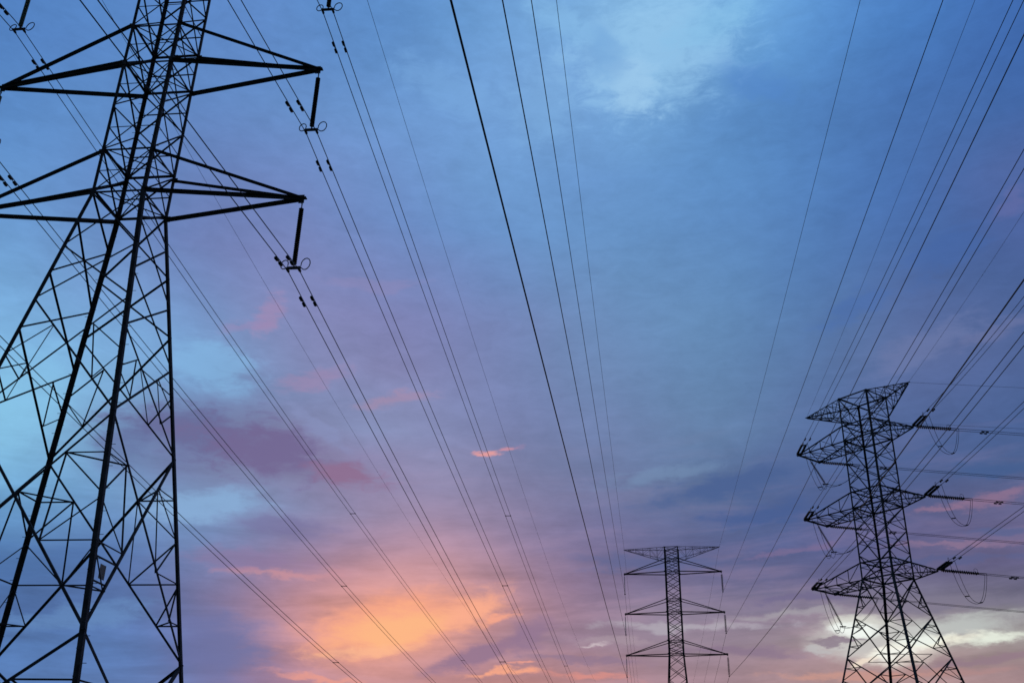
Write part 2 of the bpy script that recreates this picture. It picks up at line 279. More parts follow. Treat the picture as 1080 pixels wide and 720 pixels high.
# single cloud masses, lit banks and wisps
link_ = node('ShaderNodeVectorMath', operation='MULTIPLY_ADD')   # keeps evaluation in order: small shader stack
put(link_.inputs[0], colr); put(link_.inputs[1], (1e-7, 1e-7, 0.0)); put(link_.inputs[2], pos)
pos = link_.outputs[0]
for (a, e, sa, se, rot, col, amt, rag) in CLOUDS:
    ca, sn = math.cos(R(rot)), math.sin(R(rot))
    bx = fm('SUBTRACT', vm('DOT_PRODUCT', pos, (ca / sa, sn / sa, 0.0)), (ca * a + sn * e) / sa)
    by = fm('SUBTRACT', vm('DOT_PRODUCT', pos, (-sn / se, ca / se, 0.0)), (-sn * a + ca * e) / se)
    g_ = fm('POWER', 0.367879, fm('MULTIPLY_ADD', bx, bx, fm('MULTIPLY', by, by)))
    mr = node('ShaderNodeMapRange', interpolation_type='SMOOTHSTEP', clamp=True)
    link(fm('MULTIPLY_ADD', ragn, rag, g_), mr.inputs[0])
    mr.inputs[1].default_value = 0.22; mr.inputs[2].default_value = 0.95
    mr.inputs[3].default_value = 0.0; mr.inputs[4].default_value = amt
    # ragged only inside the cloud's own reach
    colr = mix(fm('MULTIPLY', mr.outputs[0], fm('MULTIPLY', g_, 4.0, clamp=True)), colr, (*lin3(col), 1))
grey = vm('DOT_PRODUCT', colr, (0.25, 0.60, 0.15))
colr = mix(0.05, colr, xyz(grey, grey, grey))
# the eastern half of the sky, behind the camera, is already night blue
west = fm('DIVIDE', fm('ADD', dy, 0.25), 0.75, clamp=True)
west = fm('MULTIPLY', west, west)
colr = mix(west, (0.028, 0.042, 0.074, 1), colr)
colr = mix(fm('MULTIPLY', fm('SUBTRACT', 0.0, dz), 8.0, clamp=True), colr, (0.015, 0.017, 0.022, 1))
SUN_AZ, SUN_EL = -8.0, 4.0
sky = node('ShaderNodeTexSky', sky_type='NISHITA')
sky.sun_disc = False
sky.sun_elevation = R(SUN_EL)
sky.sun_rotation = R(SUN_AZ)
sky.dust_density = 2.0
air = vm('SCALE', sky.outputs[0], scale=0.0012)
colr = vm('ADD', vm('SCALE', colr, scale=0.97), air)
bg = node('ShaderNodeBackground')
link(colr, bg.inputs['Color'])
bg.inputs['Strength'].default_value = 1.0
out = node('ShaderNodeOutputWorld')
link(bg.outputs[0], out.inputs['Surface'])
world.cycles.sampling_method = 'MANUAL'
world.cycles.sample_map_resolution = 512

# weak last light of the sun, low behind the pylons through the cloud
sl = bpy.data.lights.new('sun', 'SUN')
sl.energy = 0.25
sl.angle = R(10)
sl.color = (1.0, 0.62, 0.38)
so = bpy.data.objects.new('sun', sl)
COL.objects.link(so)
so.rotation_euler = Vector((-math.sin(R(SUN_AZ)) * math.cos(R(SUN_EL)), -math.cos(R(SUN_AZ)) * math.cos(R(SUN_EL)), -math.sin(R(SUN_EL)))).to_track_quat('-Z', 'Y').to_euler()

# ------------------------------------------------------------------ materials
def material(name, base, rough, metal=0.0, var=0.3, scale=6.0, spec=0.3, trans=0.0):
    m = bpy.data.materials.new(name)
    m.use_nodes = True
    t = m.node_tree
    b = t.nodes['Principled BSDF']
    tcn = t.nodes.new('ShaderNodeTexCoord')
    n = t.nodes.new('ShaderNodeTexNoise')
    n.inputs['Scale'].default_value = scale
    n.inputs['Detail'].default_value = 5
    t.links.new(tcn.outputs['Object'], n.inputs['Vector'])
    cr = t.nodes.new('ShaderNodeValToRGB')
    cr.color_ramp.elements[0].position = 0.3
    cr.color_ramp.elements[1].position = 0.7
    cr.color_ramp.elements[0].color = (*[c * (1 - var) for c in base], 1)
    cr.color_ramp.elements[1].color = (*[min(1, c * (1 + var)) for c in base], 1)
    t.links.new(n.outputs['Fac'], cr.inputs[0])
    t.links.new(cr.outputs[0], b.inputs['Base Color'])
    b.inputs['Roughness'].default_value = rough
    b.inputs['Metallic'].default_value = metal
    b.inputs['Specular IOR Level'].default_value = spec
    b.inputs['Transmission Weight'].default_value = trans
    return m

M_STEEL = material('weathered_steel', (0.095, 0.10, 0.11), 0.8, 0.0, 0.5, 3.0, 0.15)
M_STEEL_FAR = M_STEEL
M_WIRE = material('aluminium_conductor', (0.07, 0.072, 0.08), 0.7, 0.0, 0.15, 2.0)
M_PORC = material('brown_porcelain', (0.022, 0.018, 0.017), 0.45, 0.0, 0.2, 8.0, 0.5)
M_GLASS = material('green_glass', (0.30, 0.42, 0.36), 0.25, 0.0, 0.2, 8.0, 0.5, 0.35)
M_FIT = material('forged_fitting', (0.06, 0.062, 0.07), 0.6, 0.0, 0.3, 10.0)
M_CONC = material('footing_concrete', (0.30, 0.29, 0.27), 0.9, 0.0, 0.25, 3.0)
M_SIGN = material('sign_plate', (0.34, 0.33, 0.30), 0.6, 0.0, 0.2, 6.0)

def grass_material():
    m = material('field_grass', (0.05, 0.075, 0.025), 0.95, 0.0, 0.5, 0.15)
    return m
M_GRASS = grass_material()

# ------------------------------------------------------------------ mesh helpers
class MB:
    def __init__(self):
        self.v = []; self.f = []
    def add(self, vs, fs):
        o = len(self.v)
        self.v += [tuple(x) for x in vs]
        self.f += [tuple(i + o for i in q) for q in fs]
    def prism(self, p0, p1, e1, e2, prof):
        """extrude a 2-D outline (in e1, e2) from p0 to p1"""
        n = len(prof)
        vs = [p0 + e1 * x + e2 * y for x, y in prof] + [p1 + e1 * x + e2 * y for x, y in prof]
        fs = [(i, (i + 1) % n, n + (i + 1) % n, n + i) for i in range(n)]
        fs += [tuple(reversed(range(n))), tuple(range(n, 2 * n))]
        self.add(vs, fs)
    def angle(self, p0, p1, w, t, e1, e2):
        """rolled steel L section; its heel runs from p0 to p1, flanges point along e1 and e2"""
        d = (p1 - p0).normalized()
        e1 = (e1 - d * e1.dot(d)).normalized()
        e2 = (e2 - d * e2.dot(d)); e2 = (e2 - e1 * e2.dot(e1)).normalized()
        self.prism(p0, p1, e1, e2, [(0, 0), (w, 0), (w, t), (t, t), (t, w), (0, w)])
    def bar(self, p0, p1, w, h, up=None):
        d = (p1 - p0).normalized()
        up = up or Vector((0, 0, 1))
        if abs(d.dot(up)) > 0.97: up = Vector((1, 0, 0))
        s = d.cross(up).normalized(); u = s.cross(d)
        self.prism(p0, p1, s, u, [(-w / 2, -h / 2), (w / 2, -h / 2), (w / 2, h / 2), (-w / 2, h / 2)])
    def tube(self, pts, r, n=6, closed=False):
        pts = [Vector(p) for p in pts]
        vs = []; m = len(pts)
        for i, p in enumerate(pts):
            if closed: d = pts[(i + 1) % m] - pts[i - 1]
            else: d = pts[min(i + 1, m - 1)] - pts[max(i - 1, 0)]
            d.normalize()
            s = d.cross(Vector((0, 0, 1)))
            if s.length < 0.05: s = d.cross(Vector((1, 0, 0)))
            s.normalize(); u = s.cross(d)
            rr = r[i] if isinstance(r, (list, tuple)) else r
            vs += [p + s * rr * math.cos(2 * math.pi * k / n) + u * rr * math.sin(2 * math.pi * k / n) for k in range(n)]
        fs = []
        for i in range(m if closed else m - 1):
            j = (i + 1) % m
            fs += [(i * n + k, i * n + (k + 1) % n, j * n + (k + 1) % n, j * n + k) for k in range(n)]
        if not closed:
            fs += [tuple(reversed(range(n))), tuple(range((m - 1) * n, m * n))]
        self.add(vs, fs)
    def plate(self, c, a, b, n, t):
        """flat plate centred on c, half extents a and b (vectors), thickness t along n"""
        n = n.normalized() * t / 2
        vs = [c + sx * a + sy * b + sz * n for sz in (-1, 1) for sx, sy in ((-1, -1), (1, -1), (1, 1), (-1, 1))]
        self.add(vs, [(3, 2, 1, 0), (4, 5, 6, 7), (0, 1, 5, 4), (1, 2, 6, 5), (2, 3, 7, 6), (3, 0, 4, 7)])
    def build(self, name, mat, parent=None, smooth=False):
        me = bpy.data.meshes.new(name)
        me.from_pydata(self.v, [], self.f)
        me.update()
        bm = bmesh.new(); bm.from_mesh(me)
        bmesh.ops.recalc_face_normals(bm, faces=bm.faces)
        bm.to_mesh(me); bm.free()
        if smooth:
            for p in me.polygons: p.use_smooth = True
        me.materials.append(mat)
        o = bpy.data.objects.new(name, me)
        COL.objects.link(o)
        if parent is not None: o.parent = parent
        return o

def thing(name, label, cat, loc, rz=0.0, group=None):
    o = bpy.data.objects.new(name, None)
    o.empty_display_size = 0.5
    COL.objects.link(o)
    o.location = loc
    o.rotation_euler = (0, 0, rz)
    o['label'] = label; o['category'] = cat
    if group: o['group'] = group
    return o

X, Y, Zv = Vector((1, 0, 0)), Vector((0, 1, 0)), Vector((0, 0, 1))
def V(x, y, z): return Vector((x, y, z))

# ------------------------------------------------------------------ the ground (below the frame)
g = MB()
N = 48
gv = []
def gpos(i, j):
    a = (i / N * 2 - 1); b = (j / N * 2 - 1)
    return V(math.copysign(abs(a) ** 2.2, a) * 6000, math.copysign(abs(b) ** 2.2, b) * 6000, 0)
g.add([gpos(i, j) for j in range(N + 1) for i in range(N + 1)],
      [(j * (N + 1) + i, j * (N + 1) + i + 1, (j + 1) * (N + 1) + i + 1, (j + 1) * (N + 1) + i) for j in range(N) for i in range(N)])
go = g.build('ground', M_GRASS)
go['kind'] = 'structure'

# ------------------------------------------------------------------ lattice pylons
LEGS = {1: (-1, -1), 3: (1, -1), 4: (1, 1), 2: (-1, 1)}
# faces: near (1-3), far (2-4), left (1-2), right (3-4); each with its outward normal
FACES = [((1, 3), V(0, -1, 0)), ((2, 4), V(0, 1, 0)), ((1, 2), V(-1, 0, 0)), ((3, 4), V(1, 0, 0))]

class Lattice:
    def __init__(self, hw):
        self.hw = hw                       # half width as a function of height
    def leg(self, k, z):
        h = self.hw(z)
        return V(LEGS[k][0] * h, LEGS[k][1] * h, z)

def face_member(mb, p, q, nrm, w, t, layer):
    """bracing angle lying on a face: one flange in the face, one pointing inwards"""
    d = (q - p).normalized()
    inn = -nrm
    off = inn * (0.014 + layer * (t + 0.004))
    side = nrm.cross(d)
    if side.z > 0: side = -side
    mb.angle(p + off - side * w * 0.5, q + off - side * w * 0.5, w, t, side, inn)

def lerp(a, b, t): return a + (b - a) * t

def x_panel(mb, L, ks, nrm, z0, z1, w, t, horiz=None, hw_=0.04):
    a, b = ks
    p0, p1, q0, q1 = L.leg(a, z0), L.leg(a, z1), L.leg(b, z0), L.leg(b, z1)
    face_member(mb, p0, q1, nrm, w, t, 0)
    face_member(mb, q0, p1, nrm, w, t, 2)
    if horiz is not None:
        zz = z0 + (z1 - z0) * horiz
        face_member(mb, L.leg(a, zz), L.leg(b, zz), nrm, hw_, 0.005, 4)

def cross_point(L, ks, z0, z1):
    a, b = ks
    h0, h1 = L.hw(z0), L.hw(z1)
    s = h0 / (h0 + h1)
    p = lerp(L.leg(a, z0), L.leg(b, z1), s)
    return p, s

def diag(L, a, b, z0, z1, z):
    """point at height z on the diagonal from leg a at z0 to leg b at z1"""
    return lerp(L.leg(a, z0), L.leg(b, z1), (z - z0) / (z1 - z0))

def redundants(mb, L, ks, nrm, z0, z1, zs, w, t):
    """short members from the legs to the diagonals of a big X panel"""
    a, b = ks
    zc = cross_point(L, ks, z0, z1)[0].z
    for (l, o) in ((a, b), (b, a)):
        top = [z for z in zs if z > zc + 0.05] ; low = [z for z in zs if z < zc - 0.05]
        for z in top:                      # above the crossing: the diagonal that leaves this leg at the other end
            dpt = diag(L, l, o, z0, z1, z)
            face_member(mb, L.leg(l, z), dpt, nrm, w, t, 4)
            face_member(mb, dpt, L.leg(l, zc), nrm, w, t, 6)
        for z in low:
            dpt = diag(L, o, l, z0, z1, z)
            face_member(mb, L.leg(l, z), dpt, nrm, w, t, 4)
            zn = max([q for q in zs if q > z + 0.05] + [zc], key=lambda q: -q) if False else zc
            nxt = min([q for q in list(low) + [zc] if q > z + 0.05])
            face_member(mb, dpt, L.leg(l, nxt), nrm, w, t, 6)

def fan(mb, L, ks, nrm, z0, z1, w, t):
    """from the middle of each leg to the quarter points of both diagonals, and a tie between those"""
    for l, o in (ks, ks[::-1]):
        a = diag(L, l, o, z0, z1, z0 + (z1 - z0) * 0.25)
        b = diag(L, o, l, z0, z1, z0 + (z1 - z0) * 0.72)
        m = L.leg(l, (z0 + z1) / 2)
        face_member(mb, m, a, nrm, w, t, 4)
        face_member(mb, m, b, nrm, w, t, 6)
        face_member(mb, a, b, nrm, w * 0.85, t, 8)

def build_legs(root, L, segs, w, t, mat, bolts=()):
    for k, (sx, sy) in LEGS.items():
        mb = MB()
        for i in range(len(segs) - 1):
            ww = w(0.5 * (segs[i] + segs[i + 1]))
            mb.angle(L.leg(k, segs[i]), L.leg(k, segs[i + 1]), ww, t, V(-sx, 0, 0), V(0, -sy, 0))
        lo = mb.build('leg', mat, root)
        if k in bolts:
            z = 2.6; i = 0
            far = MB(); sb = far
            proto = {}
            while z < segs[0] - 0.5:
                p = L.leg(k, z)
                dr = V(-sx, 0, 0) if i % 2 else V(0, -sy, 0)
                o_ = V(0, sy, 0) if i % 2 else V(sx, 0, 0)
                c = p + dr * 0.09
                if k == 3:
                    if i % 2 not in proto:
                        sb = MB(); sb.tube([-o_ * 0.02, o_ * 0.17], 0.011, 5)
                        bo = sb.build('step_bolt', mat, lo); proto[i % 2] = bo
                    else:
                        bo = proto[i % 2].copy(); COL.objects.link(bo); bo.parent = lo
                    bo.location = c
                else:
                    far.tube([c - o_ * 0.02, c + o_ * 0.17], 0.011, 5)
                z += 0.42; i += 1
            if k != 3:
                fo = far.build('step_bolt', mat, lo); fo['kind'] = 'stuff'

def footings(root, L):
    for k in LEGS:
        p = L.leg(k, 0)
        mb = MB()
        mb.plate(V(p.x, p.y, 0.2), V(0.6, 0, 0), V(0, 0.6, 0), Zv, 0.8)
        mb.plate(V(p.x, p.y, 0.68), V(0.32, 0, 0), V(0, 0.32, 0), Zv, 0.2)
        mb.build('footing', M_CONC, root)

def double_angle(mb, p, q, w, t, gap, battens):
    """two angles back to back with batten plates between them"""
    d = (q - p).normalized()
    s = d.cross(Zv).normalized()
    u = s.cross(d)
    for sg in (-1, 1):
        mb.angle(p + s * sg * gap / 2, q + s * sg * gap / 2, w, t, s * sg, -u)
    L = (q - p).length
    for i in range(battens):
        c = lerp(p, q, (i + 0.5) / battens) - u * (t * 0.5 + 0.001 + t)
        mb.plate(c, d * 0.09, s * (gap / 2 + w * 0.8), u, t)

def suspension_arm(root, L, side, z, ln, tie_h, mat, cw, tw, det=True, droop=0.0):
    """triangular cross arm: two bottom chords and two ties meeting at the tip"""
    tip = V(side * ln, 0, z)
    ka, kb = ((3, 4) if side > 0 else (1, 2))
    arm = MB()
    arm.plate(tip + V(side * -0.08, 0, 0.0), V(0.24, 0, 0), V(0, 0.11, 0), Zv, 0.03)       # tip plates
    arm.plate(tip + V(side * -0.05, 0, -0.12), V(0.12, 0, 0), V(0, 0, 0.13), Y, 0.025)
    arm.plate(tip + V(side * -0.16, 0, 0.07), V(0.22, 0, 0), V(0, 0, 0.09), Y, 0.025)
    ao = arm.build('cross_arm', mat, root)
    for k in (ka, kb):                                                                       # gussets at the legs
        for hz, q in ((0.0, 0.14), (tie_h, 0.12)):
            gp = MB()
            gp.plate(L.leg(k, z + hz) + V(-side * 0.02, 0, 0), V(q, 0, 0), V(0, 0, q), Y, 0.04)
            gp.build('gusset_plate', mat, ao)
    for k in (ka, kb):
        sy = LEGS[k][1]
        c = MB()
        double_angle(c, L.leg(k, z), tip + V(-side * 0.1, sy * 0.06, 0), cw, 0.012, 0.035, 9 if det else 3)
        c.build('chord', mat, ao)
        c = MB()
        p, q = L.leg(k, z + tie_h), tip + V(-side * 0.16, sy * 0.05, 0.06)
        double_angle(c, p, q, tw, 0.01, 0.03, 7 if det else 2)
        c.build('tie', mat, ao)
    return tip

def truss_arm(root, L, side, zt, zb, tip, mat, w, n=4, name='earthwire_arm'):
    """pointed truss arm: top and bottom chords on both faces, laced"""
    ka, kb = ((3, 4) if side > 0 else (1, 2))
    arm = MB()
    arm.plate(tip, V(0.14, 0, 0), V(0, 0.1, 0), Zv, 0.03)
    lac = []
    chs = []
    for k in (ka, kb):
        sy = LEGS[k][1]
        tp = tip + V(-side * 0.05, sy * 0.05, 0.03); bt = tip + V(-side * 0.05, sy * 0.05, -0.05)
        a, b = L.leg(k, zt), L.leg(k, zb)
        chs += [(a, tp), (b, bt)]
        prev = b
        for i in range(1, n + 1):
            f = i / (n + 0.6)
            u, l = lerp(a, tp, f), lerp(b, bt, f)
            up = lerp(a, tp, (i - 1) / (n + 0.6)); lp = lerp(b, bt, (i - 1) / (n + 0.6))
            arm.bar(u, l, w * 0.5, w * 0.5)
            arm.bar(up if i % 2 else lp, l if i % 2 else u, w * 0.5, w * 0.5)
    for i in range(1, n + 1):
        f = i / (n + 0.6); f0 = (i - 1) / (n + 0.6)
        for (c, d) in ((chs[0], chs[2]), (chs[1], chs[3])):
            p, q = lerp(*c, f), lerp(*d, f)
            arm.bar(p + V(0, 0, 0.01), q + V(0, 0, 0.01), w * 0.45, w * 0.45)
            r = lerp(*c, f0) if i % 2 else lerp(*d, f0)
            arm.bar(r - V(0, 0, 0.012), (q if i % 2 else p) - V(0, 0, 0.012), w * 0.45, w * 0.45)
    ao = arm.build(name, mat, root)
    for (p, q) in chs:
        c = MB()
        d = (q - p).normalized()
        c.angle(p, q, w, 0.01, V(0, -1 if p.y > 0 else 1, 0), -Zv)
        c.build('chord', mat, ao)
    return tip

def plan_brace(mb, L, z, w, t=0.007, diamond=True):
    c = {k: L.leg(k, z) for k in LEGS}
    for (a, b), n in FACES:
        face_member(mb, c[a], c[b], n, w, t, 8)
    mb.bar(c[1] + V(0, 0, 0.03), c[4] + V(0, 0, 0.03), w * 0.7, w * 0.7)
    mb.bar(c[3] - V(0, 0, 0.04), c[2] - V(0, 0, 0.04), w * 0.7, w * 0.7)

def suspension_pylon(name, label, x, y, yaw, zl, s1, s2, s3, ln, hwl, hwt, tie, kup, kdn, zk, group, near):
    """double-circuit suspension pylon; heights given from its base"""
    zm, zt = zl + s1, zl + s1 + s2
    ze = zt + s3
    def hw(z):
        if z >= zl: return hwl + (hwt - hwl) * (z - zl) / (ze - zl)
        if z >= zk: return hwl + kup * (zl - z)
        return hwl + kup * (zl - zk) + kdn * (zk - z)
    L = Lattice(hw)
    root = thing(name, label, 'pylon', (x, y, 0), yaw, group)
    m = M_STEEL
    segs = [ze + 0.05, zt, zm, zl, zk, 8.5, 0.05] if zk < zl - 0.01 else [ze + 0.05, zt, zm, zl, 14.8, 6.9, 0.05]
    build_legs(root, L, segs, (lambda z: 0.17 if z < zl else 0.145) if near else (lambda z: 0.19), 0.016, m, bolts=(3, 2) if near else ())
    # body bracing, one part per face
    for (ks, nrm) in FACES:
        mb = MB()
        fr = nrm.y != 0
        zs = []
        for zz in (zl, zm, zt):
            top = {zl: zm, zm: zt, zt: ze}[zz]
            if zz == zt:
                if near: zs += [(zz, zz + tie), (zz + tie, top)]
                else: zs += [(zz + tie * j / 2, zz + tie * (j + 1) / 2) for j in range(2)] + [(zz + tie, (zz + tie + top) / 2), ((zz + tie + top) / 2, top)]
            else:
                mid = (zz + tie + top) / 2
                if near: zs += [(zz, zz + tie), (zz + tie, mid), (mid, top)]
                else:
                    zs += [(zz + tie * j / 2, zz + tie * (j + 1) / 2) for j in range(2)]
                    zs += [(lerp(zz + tie, top, j / 3), lerp(zz + tie, top, (j + 1) / 3)) for j in range(3)]
        for (p, q) in zs:
            x_panel(mb, L, ks, nrm, p, q, 0.06 if near else 0.10, 0.007, 0.5 if near else None, 0.045)
        for z in (zl, zl + tie, zm, zm + tie, zt, zt + tie, ze):
            face_member(mb, L.leg(ks[0], z), L.leg(ks[1], z), nrm, 0.06, 0.006, 8)
        bw = 0.07
        if near:
            nodes = [zl, zl - 2.85, zl - 5.5, zl - 10.66] if fr else [zl + 0.0, zl - 1.5, zl - 4.2, zl - 6.9, zl - 10.66]
            zb = zl - 18.55
            for i in range(len(nodes) - 1):
                if not fr and i == 0:
                    continue
                x_panel(mb, L, ks, nrm, nodes[i], nodes[i + 1], bw, 0.008)
            if not fr:
                # from the waist down to the first staggered node
                x_panel(mb, L, ks, nrm, zl, zl - 1.5, 0.07, 0.007)
            za, zc = (nodes[-2], nodes[-1])
            fan(mb, L, ks, nrm, za, zc, 0.048, 0.006)
            x_panel(mb, L, ks, nrm, zl - 10.66, zb, 0.085, 0.009)
            redundants(mb, L, ks, nrm, zl - 10.66, zb, [zl - 12.3, zl - 15.55, zl - 17.1], 0.05, 0.006)
            for l, o in (ks, ks[::-1]):
                face_member(mb, diag(L, l, o, zl - 10.66, zb, zl - 12.3), diag(L, o, l, zl - 10.66, zb, zl - 15.55), nrm, 0.05, 0.006, 8)
            x_panel(mb, L, ks, nrm, zb, 0.3, 0.11, 0.009)
            redundants(mb, L, ks, nrm, zb, 0.3, [zb - 1.5, zb - 4.5], 0.06, 0.006)
        else:
            z = zl; step = 1.9
            while z > 9:
                q = z - step
                x_panel(mb, L, ks, nrm, z, q, 0.085, 0.008)
                z = q; step *= 1.12
            x_panel(mb, L, ks, nrm, z, 0.3, 0.10, 0.009, 0.5, 0.07)
        mb.build('face_bracing', m, root)
    for z in (zl, zm, zt, ze, zl + tie, zm + tie, zt + tie):
        pb = MB()
        plan_brace(pb, L, z + 0.05, 0.055 if near else 0.06)
        pb.build('plan_bracing', m, root)
    if near:
        # hip bracing across the corners of the big bottom panel
        z0, z1 = zl - 10.66, zl - 18.55
        for k, o1, o2 in ((3, 1, 4), (4, 2, 3), (1, 3, 2), (2, 4, 1)):
            zz = zl - 12.3
            pb = MB(); pb.bar(diag(L, k, o1, z0, z1, zz), diag(L, k, o2, z0, z1, zz), 0.05, 0.05)
            pb.build('hip_brace', m, root)
            zz = zl - 17.1
            pb = MB(); pb.bar(diag(L, o1, k, z0, z1, zz), diag(L, o2, k, z0, z1, zz), 0.045, 0.045)
            pb.build('hip_brace', m, root)
    tips = {}
    for i, z in enumerate((zl, zm, zt)):
        for s in (-1, 1):
            tips[(s, i)] = suspension_arm(root, L, s, z, ln[i], tie if not (near and i == 0) else 2.06, m, 0.128 if near else 0.14, 0.09 if near else 0.11, near)
    for s in (-1, 1):
        tips[(s, 3)] = truss_arm(root, L, s, ze, zt + tie, V(s * ln[3], 0, ze), m, 0.075, 5)
    footings(root, L)
    if near:
        # danger plate on its frame, on the leg nearest the viewer
        z = zl - 16.45
        fr_ = MB()
        p = L.leg(3, z); q = L.leg(4, z)
        c = lerp(p, q, 0.13)
        for zz in (z + 0.42, z - 0.42):
            a, b = L.leg(3, zz), L.leg(4, zz)
            fr_.bar(a + V(-0.10, 0, 0), diag(L, 4, 3, zl - 10.66, zl - 18.55, zz) + V(-0.10, 0, 0), 0.05, 0.05)
        fo = fr_.build('sign_frame', m, root)
        sp_ = MB()
        sp_.plate(c + V(-0.15, 0, 0), V(0, 0.20, 0), V(0, 0, 0.24), V(1, 0, 0), 0.008)
        sp_.build('sign_plate', M_SIGN, fo)
    return root, L, tips

def tip_world(root, p):
    a = root.rotation_euler.z
    return V(root.location.x + p.x * math.cos(a) - p.y * math.sin(a), root.location.y + p.x * math.sin(a) + p.y * math.cos(a), p.z)

# near suspension pylon (A) and the distant one (B)
A_YAW, B_YAW, C_YAW = -0.1136, -0.2192, -0.9326
A, LA, TA = suspension_pylon('lattice_pylon', 'big dark steel suspension pylon standing close at the left edge of the photo', -16.613, 36.648, A_YAW,
    23.9125 + EYE, 7.0, 6.995, 4.29, (7.662, 7.642, 7.684, 7.39), 1.174, 1.168, 2.19, 0.1465, 0.1465, 23.91, 'steel lattice pylons', True)
B, LB, TB = suspension_pylon('lattice_pylon', 'slim far suspension pylon at bottom centre, smallest of the three', 28.887, 175.29, B_YAW,
    27.07 + EYE, 6.927, 6.914, 4.292, (8.457, 8.449, 8.403, 8.303), 1.283, 1.245, 2.2, 0.067, 0.1465, 16.0, 'steel lattice pylons', False)

# tension pylon (C), turning its line through a right angle
def tension_pylon():
    zl = 22.0416 + EYE
    zm = zl + 7.02; zt = zm + 6.994; ze = zt + 4.597
    h0, h1 = 1.7243, 1.7156
    def hw(z):
        if z >= zl: return h0 + (h1 - h0) * (z - zl) / (zt - zl)
        return h0 + 0.2233 * (zl - z)
    L = Lattice(hw)
    root = thing('lattice_pylon', 'dark steel corner pylon at lower right with slung jumper loops and tension insulators', 'pylon', (36.2125, 95.434, 0), C_YAW, 'steel lattice pylons')
    m = M_STEEL
    zn = [zl, 18.5 + EYE, 14.85 + EYE, 10.2 + EYE, 4.6 + EYE, 0.3]
    build_legs(root, L, [ze + 0.05, zt, zm, zl, 14.85 + EYE, 6.0, 0.05], lambda z: 0.20 if z < zl else 0.165, 0.02, m)
    for (ks, nrm) in FACES:
        mb = MB()
        for (za, zb) in ((zl, zm), (zm, zt), (zt, ze)):
            n = 3 if zb < ze else 2
            for i in range(n):
                x_panel(mb, L, ks, nrm, za + (zb - za) * i / n, za + (zb - za) * (i + 1) / n, 0.08, 0.009, 0.5, 0.05)
            face_member(mb, L.leg(ks[0], za), L.leg(ks[1], za), nrm, 0.10, 0.008, 8)
            face_member(mb, L.leg(ks[0], za + 1.6), L.leg(ks[1], za + 1.6), nrm, 0.07, 0.008, 10)
        face_member(mb, L.leg(ks[0], ze), L.leg(ks[1], ze), nrm, 0.10, 0.008, 8)
        for i in range(len(zn) - 1):
            x_panel(mb, L, ks, nrm, zn[i], zn[i + 1], 0.092, 0.01)
            dz = zn[i + 1] - zn[i]
            redundants(mb, L, ks, nrm, zn[i], zn[i + 1], [zn[i] + dz * f for f in ((0.22, 0.72) if i < 2 else (0.2, 0.62, 0.82))], 0.065, 0.007)
        for z in (18.5 + EYE, 14.85 + EYE):
            pass
        mb.build('face_bracing', m, root)
    for z in (zl, zl + 1.6, zm, zm + 1.6, zt, zt + 1.6, ze):
        pb = MB()
        plan_brace(pb, L, z + 0.06, 0.08)
        pb.build('plan_bracing', m, root)
    for z in (14.85 + EYE,):
        pb = MB()
        c = [(L.leg(a, z) + L.leg(b, z)) / 2 for a, b in ((1, 3), (3, 4), (4, 2), (2, 1))]
        for i in range(4):
            pb.bar(c[i], c[(i + 1) % 4], 0.05, 0.05)
        pb.build('plan_bracing', m, root)
    tips = {}
    W = 1.77
    for i, (z, rl) in enumerate(((zl, 5.276), (zm, 5.239), (zt, 5.196))):
        # outer corner side: pointed arm
        tips[(1, i)] = V(rl, 0, z)
        truss_arm(root, L, 1, z + 1.6, z, V(rl, 0, z), m, 0.095, 3, 'cross_arm')
        # inner side: square-ended arm with a strut along its end
        arm = MB()
        ch = []
        for k, sy in ((1, -1), (2, 1)):
            end = V(-7.258, sy * W, z)
            tips[(-1, i, sy)] = end
            a, b = L.leg(k, z + 1.6), L.leg(k, z)
            ch += [(a, end + V(0.05, 0, 0.05), 'tie'), (b, end, 'chord')]
            for j in range(1, 4):
                f = j / 4
                u, l = lerp(a, end + V(0.05, 0, 0.05), f), lerp(b, end, f)
                arm.bar(u, l, 0.055, 0.055)
                arm.bar(lerp(a, end, (j - 1) / 4) if j % 2 else lerp(b, end, (j - 1) / 4), l if j % 2 else u, 0.05, 0.05)
            arm.plate(end + V(0.05, 0, 0), V(0.3, 0, 0), V(0, 0.13, 0), Zv, 0.04)
            arm.plate(end + V(0.1, 0, 0.03), V(0.3, 0, 0), V(0, 0, 0.16), Y, 0.04)
        arm.bar(V(-7.258, -W, z - 0.03), V(-7.258, W, z - 0.03), 0.16, 0.14)
        for j in range(4):
            x0 = -lerp(h0, 7.258, j / 4) if False else -(h0 + (7.258 - h0) * j / 4)
            x1 = -(h0 + (7.258 - h0) * (j + 1) / 4)
            arm.bar(V(x0, -W, z + 0.02), V(x1, W, z + 0.02), 0.055, 0.055)
            arm.bar(V(x0, W, z - 0.05), V(x1, -W, z - 0.05), 0.055, 0.055)
            if j: arm.bar(V(x0, -W, z - 0.11), V(x0, W, z - 0.11), 0.06, 0.06)
        ao = arm.build('cross_arm', m, root)
        for (p, q, nm) in ch:
            c = MB()
            double_angle(c, p, q, 0.085, 0.012, 0.03, 3)
            c.build(nm, m, ao)
    tips[(1, 3)] = truss_arm(root, L, 1, ze, zt + 2.6, V(5.392, 0, ze), m, 0.10, 4)
    tips[(-1, 3)] = truss_arm(root, L, -1, ze, zt + 2.6, V(-7.025, 0, ze), m, 0.10, 5)
    footings(root, L)
    return root, L, tips
Cc, LC, TC = tension_pylon()

